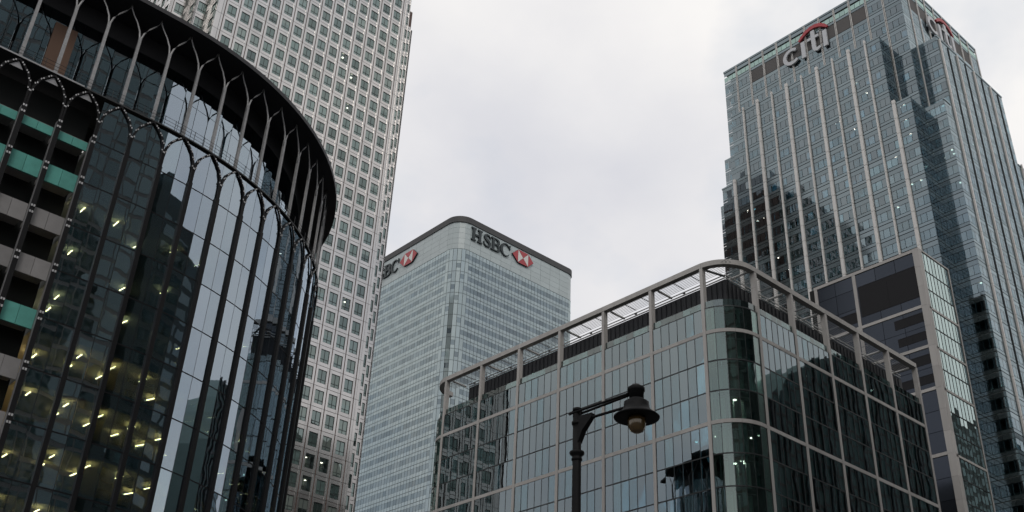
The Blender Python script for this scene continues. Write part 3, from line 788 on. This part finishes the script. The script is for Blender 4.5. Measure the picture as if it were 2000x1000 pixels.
# ------------------------------------------------------------------ black-clad block behind it
def black_block():
    t = empty('office_building', (180, 92, 0), 'dark block of polished black panels and stone bands between framed building and ribbed tower', 'building')
    X0, Y0, XE, YE, ZT, FH = 173.8, 81.0, 185.4, 106.0, 112.6, 4.18
    place('core', boxes((X0+.45, XE, Y0+4.2, YE, 0, ZT-.2)).mesh('core', 'dark_room'), t)
    fr = FX(X0, 104.7)          # local x from the left end (Y = 104.7) towards the corner
    bands = [100.1, 91.8, 83.4, 71.0, 58.5, 46]
    vx = [0.4, 9.3]             # vertical stone bands
    U1 = 104.7-82.3
    # black panels
    Pn = []
    zs = [ZT-.7, 108.85]+[b for b in bands]
    zl = [(108.9, ZT-.75), (104.6, 108.85), (100.45, 104.55)]
    for a, b in zip(bands, bands[1:]):
        n = max(1, round((a-b)/FH)); hh = (a-b-.7)/n
        for k in range(n): zl.append((b+.35+hh*k+.02, b+.35+hh*(k+1)-.02))
    us = [(.75, 4.8), (4.85, 8.95), (9.65, 13.95), (14.0, 18.3), (18.35, U1)]
    op = []
    for z0, z1 in zl:
        for i, (a, b) in enumerate(us):
            Pn.append(fr @ T((a+b)/2, .12, z0) @ S3(b-a-.04, 1, z1-z0-.04))
    pieces(t, 'black_panel', boxes((-.5, .5, 0, .3, 0, 1)).mesh('black_panel', 'black_granite'), Pn, 'block')
    for (a, b, z0, z1) in ((9.9, 22.3, 102.2, 109.0), (16.4, 22.3, 97.0, 98.9), (16.6, 22.3, 93.3, 95.0), (13.5, 22.3, 88.4, 90.3), (15.5, 22.3, 84.6, 86.3), (4.6, 8.9, 101.5, 103.8)):
        place('dark_opening', grid_frame([a, a+.08, (a+b)/2-.03, (a+b)/2+.03, b-.08, b], [z0, z0+.08, z1-.08, z1], {(1, 1), (3, 1)}, .06, .11).mesh('opening_frame', 'black_opening'), t, fr)
        place('louvre_panel', boxes((a+.08, b-.08, .085, .105, z0+.08, z1-.08)).mesh('opening_panel', 'black_opening'), t, fr)
    for z in bands:
        place('stone_band', boxes((.75, 8.95, 0, .4, z-.3, z+.3)).mesh('stone_band', 'frame_stone'), t, fr)
        place('stone_band', boxes((9.65, U1, 0, .4, z-.3, z+.3)).mesh('stone_band', 'frame_stone'), t, fr)
    place('stone_band', boxes((0, U1, -.03, .4, ZT-.65, ZT)).mesh('stone_band', 'frame_stone'), t, fr)
    for a in vx: place('stone_band', boxes((a-.35, a+.35, -.02, .4, 30, ZT-.66)).mesh('stone_band', 'frame_stone'), t, fr)
    # corner pilaster, a stone per storey
    k = 0; z = ZT
    while z > 35:
        place('pilaster_stone', boxes((U1+.02, 104.7-Y0, -.08, 1.2, z-FH+.03, z)).mesh('pilaster_stone', 'frame_stone'), t, fr); z -= FH
    # glazed end wall
    fy = FY(X0, Y0); G = []; W = XE-X0; n = 8; z = ZT-.35; row = 0
    edge = [.55, W-.3]
    while z > 36:
        zb = z-FH
        for i in range(n):
            pw = (edge[1]-edge[0])/n; G.append(fy @ T(edge[0]+(i+.5)*pw, .12, zb+.1) @ S3(pw-.05, 1, FH-.2))
        st = row in (2, 4, 6, 9, 12)
        place('stone_band' if st else 'transom', boxes((edge[0], edge[1], 0 if st else .05, .3, zb-(.22 if st else .09), zb+(.22 if st else .09))).mesh('end_band', 'frame_stone' if st else 'frame_line'), t, fy)
        z = zb; row += 1
    pieces(t, 'window_pane', boxes((-.5, .5, 0, .03, 0, 1)).mesh('end_pane', 'side_glass'), G, 'block')
    place('stone_band', boxes((1.25, W, -.02, .3, ZT-.35, ZT)).mesh('end_band', 'frame_stone'), t, fy)
    place('edge_post', boxes((W-.3, W, -.04, .3, 30, ZT-.36)).mesh('edge_post', 'frame_stone'), t, fy)
    Mu = [fy @ T(edge[0]+(edge[1]-edge[0])*i/n, 0, 0) for i in range(n+1)]
    pieces(t, 'mullion', boxes((-.025, .025, .06, .2, 36, ZT-.4)).mesh('mullion', 'frame_line'), Mu, 'block')
    z = ZT-.4
    while z > 40:
        place('floor_slab', boxes((.6, W-.3, .4, 4.15, z-.3, z)).mesh('floor_slab', 'slab'), t, fy); z -= FH
    lm = MB().lathe([(0, -.05), (.22, -.05), (.26, 0), (0, .02)], 10).mesh('ceiling_light', 'spot_light')
    for a, o, k in ((1.6, 1.6, 2), (2.6, 2.6, 2), (3.9, 2.0, 2), (4.8, 3.0, 2), (2.4, 1.6, 4), (3.4, 3.0, 4), (1.5, 1.8, 5)):
        place('ceiling_light', lm, t, fy @ T(a, o, ZT-.4-FH*k-.34))
    return t
black_block()

# ------------------------------------------------------------------ curved black-finned building
def curved_building():
    t = empty('office_building', (20, 100, 0), 'dark curved glass building with black fins, pointed arches and branching steel columns', 'building')
    NP, SP, S0 = 3.08, 2.92, .45
    node = lambda k: S0+(NP if k >= 0 else SP)*k
    fin = lambda k: (node(k)+node(k+1))/2
    K0, K1 = -9, 21
    fr = lambda s, o=0.: FR(*rpt(s, RAD)) @ T(0, o, 0)
    ring = lambda s0, s1, n=60: [rpt(s) for s in np.linspace(s0, s1, n)]
    RN = ring(-45, 68, 80)
    ZF = [54.0-4.13*i for i in range(12)]
    ZTER, ZROOF = 58.5, 69.5
    OPEN = -2                                     # bays at this node and further left are not glazed yet
    # glazing
    G = []
    for k in range(K0, K1):
        a, b = fin(k-1), fin(k); n = 2; pw = (b-a)/n
        if k <= OPEN: continue
        for i in range(n):
            M = fr(a+(i+.5)*pw, .06)
            for j, z in enumerate(ZF[1:]): G.append(M @ T(0, 0, z+.03) @ S3(pw-.02, 1, 4.07))
            G.append(M @ T(0, 0, 54.03) @ S3(pw-.02, 1, 4.05))
    pieces(t, 'window_pane', boxes((-.5, .5, 0, .02, 0, 1)).mesh('curved_pane', 'curved_glass'), G, 'round')
    # set-back glazing of the top storey
    U = []; RI = RAD-3.4
    s = -44.
    while s < 66:
        pw = 1.5 if s < 0 else 1.5*RAD/RI
        x, y, p = rpt(s+pw/2, RAD); M = FR(x, y, p) @ T(0, 3.4, 0)
        U += [M @ T(0, 0, 58.7) @ S3(1.45, 1, 6.0), M @ T(0, 0, 64.75) @ S3(1.45, 1, 2.6)]
        s += pw
    pieces(t, 'top_pane', boxes((-.5, .5, 0, .02, 0, 1)).mesh('top_pane', 'curved_glass'), U, 'round')
    place('fascia', path_ring(RN, 3.32, 3.7, 67.36, ZROOF-.05).mesh('fascia', 'soffit'), t)
    place('roof', path_ring(RN, -.7, 14, ZROOF, ZROOF+.45).mesh('roof', 'soffit'), t)
    place('terrace', path_ring(RN, -.1, 5.0, ZTER-.13, ZTER).mesh('terrace', 'dark_frame'), t)
    place('terrace_edge', path_ring(ring(-45, node(-2)-.5, 10), -.2, -.125, ZTER-.12, ZTER+.02).mesh('terrace_edge', 'grey_metal'), t)
    place('top_room', path_ring(RN, 8.5, 8.8, ZTER+.01, ZROOF-.02).mesh('top_room', 'dark_room'), t)
    place('boarded_pane', boxes((19.35, 21.35, 80.86, 80.90, 58.9, 64.4)).mesh('boarded_pane', 'brown_board'), t, T(-4.0, 0, 1.7))
    # slabs, ceilings and the rooms behind the glass
    for i, z in enumerate(ZF):
        place('floor_slab', path_ring(ring(fin(OPEN)+.1, 68, 60), .55, 10, z-.62, z-.05).mesh('floor_slab', 'slab'), t)
        place('transom', path_ring(ring(fin(OPEN)+.05, 68, 90), .045, .14, z-.05, z+.05).mesh('transom', 'black_metal'), t)
        place('spandrel', path_ring(ring(fin(OPEN)+.05, 68, 90), .40, .45, z-.95, z+.40).mesh('spandrel', 'teal_spandrel'), t)
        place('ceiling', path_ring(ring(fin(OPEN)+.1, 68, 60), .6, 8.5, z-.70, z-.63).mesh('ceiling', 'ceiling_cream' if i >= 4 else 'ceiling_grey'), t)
        place('carpet', path_ring(ring(fin(OPEN)+.1, 68, 60), .6, 8.5, z-.045, z-.02).mesh('carpet', 'carpet'), t)
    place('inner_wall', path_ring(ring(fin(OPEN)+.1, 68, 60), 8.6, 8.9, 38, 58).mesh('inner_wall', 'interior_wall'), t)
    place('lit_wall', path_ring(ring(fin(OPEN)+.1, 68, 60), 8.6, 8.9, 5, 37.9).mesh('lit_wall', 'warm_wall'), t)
    # fins
    fm = boxes((-.19, .19, -.17, .12, 4, 54.35)).mesh('fin', 'black_metal')
    for k in range(K0-1, K1): place('fin', fm, t, fr(fin(k)))
    mm = boxes((-.02, .02, .05, .12, 4, 58.2)).mesh('mullion', 'black_metal')
    for k in range(OPEN+1, K1): place('mullion', mm, t, fr(node(k)))
    # pointed arches: two bars rising from each fin to the terrace edge
    for sg in (-1, 1):
        pts = [(sg*.085, 0, 54.3), (sg*.10, 0, 55.5), (sg*.16, 0, 56.3), (sg*.45, 0, 57.15), (sg*.95, 0, 57.8), (sg*1.5, 0, 58.3)]
        am = MB().bar(pts, [.15, .16, .19, .21, .19, .16], .12, Vector((0, 1, 0))).mesh('arch_bar', 'black_metal')
        cl = MB()
        for (px_, pz) in ((.13, 55.9), (.28, 56.75), (.62, 57.4), (1.1, 57.93)):
            for dd in (-.085, .085): cl.box(sg*px_-.06+dd*.9, sg*px_+.06+dd*.9-.02, -.12, -.085, pz-.07+(dd*.9*sg), pz+.07+(dd*.9*sg))
        cm = cl.mesh('clip', 'clip')
        for k in range(K0-1, K1):
            o = place('arch_bar', am, t, fr(fin(k), -.05+sg*.006)); place('clips', cm, o, fr(fin(k), -.05+sg*.006), kind='stuff')
    cm = boxes((-.16, -.03, -.20, -.175, -.09, .09)).mesh('clip', 'clip'); cc = []
    for k in range(K0-1, OPEN+1):
        for z in ZF[:8]:
            for dz in (-.28, .28): cc.append(fr(fin(k)) @ T(0, 0, z+dz)); cc.append(fr(fin(k)) @ T(.19, 0, z+dz))
    place('fin_clips', bake('fin_clips', cm, cc), t, kind='stuff')
    # branching columns on the terrace
    shaft = MB().bar([(0, .3, ZTER), (0, .3, 62), (0, .3, 66.4)], [.30, .28, .25], .22, Vector((0, 1, 0))).mesh('shaft', 'column_steel')
    bolts = MB()
    for z in np.arange(59.2, 66, 1.35):
        for x in (-.09, .09): bolts.box(x-.03, x+.03, .165, .188, z-.035, z+.035)
    bolts = bolts.mesh('bolts', 'clip')
    for k in range(K0, K1+1):
        M = fr(node(k), .1)
        o = place('tree_column', shaft, t, M); place('bolts', bolts, o, M, kind='stuff')
        for sg in (-1, 1):
            bp = [(sg*.06, .3, 65.6), (sg*.07, .3, 66.4), (sg*.22, .3, 67.1), (sg*.62, .3, 67.9), (sg*1.1, .3, 68.55), (sg*1.4, .3, 69.1), (sg*1.47, .3, 69.5)]
            if k == K0 or True:
                key = 'branch%d' % sg
                if key not in bpy.data.meshes:
                    bpy.data.meshes  # shared branch meshes
                    MB().tube(bp, [.095, .095, .09, .075, .07, .065, .055], 8).mesh(key, 'column_steel', True)
            place('branch', bpy.data.meshes[key], o, M)
    # railing
    for z in (58.95, 59.3, 59.65): place('rail_wire', MB().tube([(x-math.sin(p)*.15, y+math.cos(p)*.15, z) for x, y, p in RN], .022, 4).mesh('rail_wire', 'dark_frame'), t)
    pm = boxes((-.02, .02, .12, .16, ZTER, 59.7)).mesh('rail_post', 'dark_frame')
    for k in range(K0, K1):
        for q in (.33, .67): place('rail_post', pm, t, fr(node(k)+(node(k+1)-node(k))*q))
    # unfinished bays: wrapped slab edges and dark openings
    place('dark_opening', path_ring(ring(-45, fin(OPEN), 4), 2.6, 2.9, 4, 58).mesh('dark_opening', 'dark_room'), t)
    for k in range(K0, OPEN+1):
        a, b = fin(k-1)+.2, fin(k)-.2
        for j, z in enumerate(ZF[:9]):
            teal = j in (0, 1) or (j == 4 and k == OPEN)
            hi = z+(.55 if j else -.25); lo = z-1.05
            for i in (0, 1):
                u0, u1 = a+(b-a)*i/2+.015, a+(b-a)*(i+1)/2-.015
                place('slab_wrap' if teal else 'slab_edge', boxes((u0-(a+b)/2, u1-(a+b)/2, .38, .55, lo, hi)).mesh('slab_wrap', 'teal_wrap' if teal else 'concrete'), t, fr((a+b)/2))
            place('slab_deck', boxes(((a-b)/2, (b-a)/2, .56, 2.58, z-.5, z-.1)).mesh('slab_deck', 'concrete'), t, fr((a+b)/2))
        # grey jamb strips beside the fins and the little grey plate in each arch tip
        for u in (a-.02, b+.02): place('jamb_strip', boxes((-.03, .03, -.08, .3, 4, 54.2)).mesh('jamb_strip', 'grey_metal'), t, fr(u))
        place('apex_plate', MB().prism([(-.62, 57.45), (.5, 57.45), (.0, 58.1)], .05, .09).mesh('apex_plate', 'grey_metal'), t, fr(node(k)))
    # ceiling lights on the office floors
    lm = boxes((-.04, .04, 0, .95, -.40, -.35)).mesh('ceiling_light', 'strip_light')
    rng = random.Random(3)
    for j, z in enumerate(ZF):
        c = z-.62
        for k in range(OPEN+1, 15):
            for (o, q) in ((2.0, .5), (4.6, .62)):
                if j >= 4: on = rng.random() < (.85 if o < 3 else .6)
                elif j >= 1: on = rng.random() < (.4 if o < 3 else .15)
                else: on = False
                if on: place('ceiling_light', lm, t, fr(fin(k-1)+(fin(k)-fin(k-1))*q, o) @ T(0, 0, c))
    return t
curved_building()

# ------------------------------------------------------------------ signs
def sign(name, label, M, group):
    o = empty(name, M.translation, label, 'sign', group); WL[o.name] = M
    o.matrix_basis = M; return o
def arcp(cx, cz, rx, rz, a0, a1, n=14): return [(cx+rx*math.cos(R_(a0+(a1-a0)*i/n)), cz+rz*math.sin(R_(a0+(a1-a0)*i/n))) for i in range(n+1)]
def serif_letters(tr, M):
    y0, y1 = -.55, -.05
    H = MB()
    prof = [(0,0),(2.1,0),(2.1,.45),(1.55,.6),(1.55,2.2),(3.35,2.2),(3.35,.6),(2.8,.45),(2.8,0),(4.9,0),(4.9,.45),(4.35,.6),(4.35,4.5),(4.9,4.65),(4.9,5.1),(2.8,5.1),(2.8,4.65),(3.35,4.5),(3.35,2.85),(1.55,2.85),(1.55,4.5),(2.1,4.65),(2.1,5.1),(0,5.1),(0,4.65),(.55,4.5),(.55,.6),(0,.45)]
    H.prism(prof, y0, y1)
    place('letter', H.mesh('letter_h', 'sign_dark'), tr, M)
    S = MB(); path = [(8.55, 3.5), (8.45, 4.2), (7.9, 4.75), (7.1, 4.85), (6.35, 4.5), (6.1, 3.8), (6.4, 3.15), (7.1, 2.7), (7.9, 2.3), (8.4, 1.75), (8.45, 1.1), (8.0, .5), (7.2, .25), (6.3, .45), (5.8, 1.0), (5.65, 1.75)]
    S.stroke(path, [.25, .35, .5, .55, .8, .95, .95, 1.0, 1.0, .95, .9, .75, .55, .5, .4, .3], y0, y1)
    place('letter', S.mesh('letter_s', 'sign_dark'), tr, M)
    x = 9.0; B = MB()
    B.box(x, x+2.0, y0, y1, 0, .45); B.box(x, x+2.0, y0, y1, 4.65, 5.1); B.box(x+.5, x+1.5, y0+.012, y1, .46, 4.64)
    B.stroke([(x+2.0, 4.87)]+arcp(x+2.3, 3.85, 1.15, 1.02, 85, -85)+[(x+1.5, 2.72)], [.45]*3+[.6]+[.95]*9+[.6]+[.4]*3, y0+.02, y1)
    B.stroke([(x+1.5, 2.52)]+arcp(x+2.4, 1.42, 1.35, 1.2, 85, -85)+[(x+2.0, .22)], [.4]*3+[.6]+[1.0]*9+[.6]+[.45]*3, y0+.03, y1)
    place('letter', B.mesh('letter_b', 'sign_dark'), tr, M)
    x = 13.35; Cc = MB()
    Cc.stroke([(x+4.35, 3.2), (x+4.3, 5.0), (x+4.2, 4.0)]+arcp(x+2.4, 2.55, 1.95, 2.4, 35, 325, 20), [.3, .3, .4]+[.3, .35, .4, .42, .45, .5, .6, .8, .95, 1.0, 1.0, 1.0, .95, .8, .6, .5, .45, .4, .35, .3, .25], y0, y1)
    place('letter', Cc.mesh('letter_c', 'sign_dark'), tr, M)
    x, zb, zt = 18.75, -.05, 5.15; zm = (zb+zt)/2; xa, xb, xc, xd = x, x+2.75, x+7.6, x+10.25; xm = (xb+xc)/2
    e = place('emblem', MB().prism([(xa, zm), (xb, zb), (xc, zb), (xd, zm), (xc, zt), (xb, zt)], -.5, -.05).mesh('emblem', 'sign_dark'), tr, M)
    for tri, mt in ((((xa+.1, zm), (xb-.03, zb+.1), (xb-.03, zt-.1)), 'sign_red'), (((xc+.03, zb+.1), (xd-.1, zm), (xc+.03, zt-.1)), 'sign_red'), (((xb+.1, zb+.02), (xc-.1, zb+.02), (xm, zm-.05)), 'sign_red'),
                    (((xb+.1, zt-.02), (xm, zm+.05), (xc-.1, zt-.02)), 'sign_red'), (((xb+.03, zb+.1), (xm-.06, zm), (xb+.03, zt-.1)), 'sign_white'), (((xc-.03, zb+.1), (xc-.03, zt-.1), (xm+.06, zm)), 'sign_white')):
        place('triangle', MB().prism(tri, -.62, -.505).mesh('triangle', mt), e, M)
GS = 'building name signs'
m1 = FY(192.0, 244.6) @ T(0, 0, 193.05)
serif_letters(sign('building_sign', 'complete dark HSBC letters with red and white hexagon, right of the rounded corner', m1, GS), m1)
m2 = FX(186.5, 295.7) @ T(0, 0, 191.75)
serif_letters(sign('building_sign', 'HSBC letters and red hexagon partly hidden behind the steel-clad tower', m2, GS), m2)
def citi_letters(tr, M):
    y0, y1 = -.75, -.25
    c = MB().stroke(arcp(2.55, 2.75, 2.15, 2.15, 48, 318, 22), [.75]+[.9]*4+[1.0]*13+[.9]*4+[.75], y0, y1)
    place('letter', c.mesh('letter_c', 'sign_silver'), tr, M)
    i1 = MB().prism([(5.55, .15), (6.7, .15), (6.7, 5.4), (5.55, 5.4)], y0, y1).mesh('letter_i', 'sign_silver'); place('letter', i1, tr, M)
    tt = MB()
    tt.stroke([(9.25, 7.3), (9.25, 2.2), (9.32, 1.4), (9.6, .85), (10.1, .62), (10.75, .85), (11.05, 1.0)], [1.1, 1.1, 1.1, 1.05, 1.0, .9, .75], y0, y1)
    tt.box(7.55, 10.85, y0+.02, y1-.02, 4.55, 5.4)
    place('letter', tt.mesh('letter_t', 'sign_silver'), tr, M)
    place('letter', MB().prism([(12.05, .15), (13.2, .15), (13.2, 5.4), (12.05, 5.4)], y0, y1).mesh('letter_i', 'sign_silver'), tr, M)
    place('arc', MB().stroke([(5.1, 6.15), (6.2, 7.15), (7.4, 7.95), (8.8, 8.4), (10.2, 8.4), (11.6, 7.9), (12.7, 7.05), (13.7, 6.0)], [.55, .85, 1.0, 1.1, 1.1, 1.05, .9, .5], y0, y1).mesh('arc', 'sign_red'), tr, M)
m3 = FX(191.4, 135.3-19.5) @ T(0, 0, 189.3)
citi_letters(sign('building_sign', 'large silver citi letters under a red arc on the left front of the ribbed tower', m3, GS), m3)
m4 = FY(203.0, 82.47) @ T(0, 0, 189.0)
citi_letters(sign('building_sign', 'citi letters and red arc seen steeply from the side on the crown at the right', m4, GS), m4)

# ------------------------------------------------------------------ street lamp
def street_lamp():
    px, py, zt = 10.6, 10.6, 7.98
    t = empty('street_lamp', (px, py, 0), 'black street lamp with one bracket arm and an amber globe under a wide hood', 'street lamp')
    M = T(px, py, 0)
    place('pole', MB().lathe([(.12, 0), (.12, .5), (.085, .6), (.075, 3), (.064, 7.0), (.060, zt)], 20).mesh('pole', 'lamp_paint', True), t, M)
    place('collar', MB().lathe([(.06, 7.18), (.078, 7.19), (.082, 7.215), (.07, 7.23), (.075, 7.26), (.104, 7.28), (.112, 7.305), (.104, 7.325), (.06, 7.335)], 20).mesh('collar', 'lamp_paint', True), t, M)
    place('pole_cap', MB().lathe([(.06, zt-.02), (.075, zt-.01), (.075, zt+.02), (.05, zt+.035), (.0, zt+.045)], 18).mesh('pole_cap', 'lamp_paint', True), t, M)
    A = Vector((.09, -1, 0)).normalized(); L_ = 1.10
    side = Vector((-A.y, A.x, 0))
    def along(d, z, s=0.): p = A*d+side*s; return (p.x, p.y, z)
    place('bracket', MB().loft([[along(.05, 7.45, -.05), along(.05, 7.45, .05), along(.05, 7.86, .05), along(.05, 7.86, -.05)], [along(.13, 7.62, -.05), along(.13, 7.62, .05), along(.13, 7.86, .05), along(.13, 7.86, -.05)], [along(.30, 7.80, -.04), along(.30, 7.80, .04), along(.30, 7.86, .04), along(.30, 7.86, -.04)]]).mesh('bracket', 'lamp_paint'), t, M)
    place('clamp', MB().lathe([(.06, 7.74), (.085, 7.75), (.085, 7.79), (.06, 7.80)], 18).mesh('clamp', 'lamp_paint', True), t, M)
    for s in (-.05, .05): place('arm', MB().tube([along(-.12, 7.93, s), along(L_-.05, 7.99, s*.5)], .019, 8).mesh('arm', 'lamp_paint', True), t, M)
    place('arm', MB().tube([along(-.02, 7.76), along(.3, 7.80), along(L_-.1, 7.80)], .022, 8).mesh('arm', 'lamp_paint', True), t, M)
    hc = A*L_; HM = T(px+hc.x, py+hc.y, 0)
    hood = place('hood', MB().lathe([(.13, 7.60), (.29, 7.575), (.325, 7.585), (.33, 7.60), (.29, 7.63), (.21, 7.69), (.185, 7.75), (.18, 7.82), (.12, 7.86), (.10, 7.88)], 32).mesh('hood', 'lamp_paint', True), t, HM)
    place('hood_neck', MB().lathe([(.10, 7.87), (.105, 7.99), (.125, 8.0), (.125, 8.05), (.09, 8.07), (.06, 8.10), (.0, 8.11)], 20).mesh('hood_neck', 'lamp_paint', True), t, HM)
    place('globe', MB().lathe([(.0, 7.36), (.05, 7.365), (.09, 7.39), (.118, 7.44), (.13, 7.50), (.132, 7.56), (.125, 7.61)], 24).mesh('globe', 'lamp_globe', True), t, HM)
street_lamp()

# ------------------------------------------------------------------ the city behind the camera, seen mirrored in the glass
def city(label, x0, x1, y0, y1, h, wall, faces, floor=4.1, bay=4.2, wh=2.6, ww=3.4):
    t = empty('office_tower', ((x0+x1)/2, (y0+y1)/2, 0), label, 'tower')
    place('wall', boxes((x0, x1, y0, y1, 0, h)).mesh('wall', wall), t)
    Ms = []
    for f in faces:
        if f == '+y': fr, ln = FR(x1, y1, math.pi), x1-x0
        elif f == '-x': fr, ln = FX(x0, y1), y1-y0
        elif f == '+x': fr, ln = FR(x1, y0, math.pi/2), y1-y0
        else: fr, ln = FY(x0, y0), x1-x0
        n = int((ln-1)/bay); m = int((h-6)/floor)
        for i in range(n):
            for j in range(m): Ms.append(fr @ T((ln-n*bay)/2+bay*(i+.5), -.06, 5+floor*j+.6))
    place('window', bake('window', boxes((-ww/2, ww/2, 0, .1, 0, wh)).mesh('city_window', 'city_glass'), Ms), t, kind='stuff')
city('grey stone office slab behind the viewer, mirrored in the curved glass', 22, 79, -62, -22, 168, 'city_stone', ['+y'], bay=3.0, ww=2.75, wh=3.3)
city('dark glass office block mirrored low in the curved glass', 82, 150, -70, -22, 128, 'city_dark', ['+y'])
def arched_hall():
    t = empty('office_building', (236, -3, 0), 'dark teal building with a curved roofline, mirrored in the framed building', 'building')
    prof = [(187, 0), (187, 92), (190, 100), (195, 106), (202, 111.5), (211, 117), (220, 121.5), (235, 126), (255, 128), (285, 128), (285, 0)]
    place('wall', MB().loft([[(x, -25, z) for x, z in prof], [(x, 18, z) for x, z in prof]]).mesh('wall', 'city_teal'), t)
    for x in np.arange(190, 284, 3.1):
        top = float(np.interp(x, [p[0] for p in prof[1:10]], [p[1] for p in prof[1:10]]))
        place('rib', boxes((x-.18, x+.18, 18.02, 18.5, 0, top+.4)).mesh('rib', 'dark_frame'), t)
    for z in np.arange(8, 126, 4.2):
        x0 = float(np.interp(z, [0, 92, 100, 106, 111.5, 117, 121.5, 126], [187.2, 187.2, 190.5, 195.5, 202.5, 211.5, 221, 236]))
        place('band', boxes((x0, 284.8, 18.01, 18.12, z, z+.6)).mesh('band', 'city_stone'), t)
arched_hall()
city('slim dark tower mirrored in the foot of the steel-clad tower', 222, 285, -160, -112, 192, 'city_dark', ['+y'])
city('dark block mirrored in the end wall of the black-clad block', 292, 355, -30, 18, 138, 'city_dark', ['+y'])
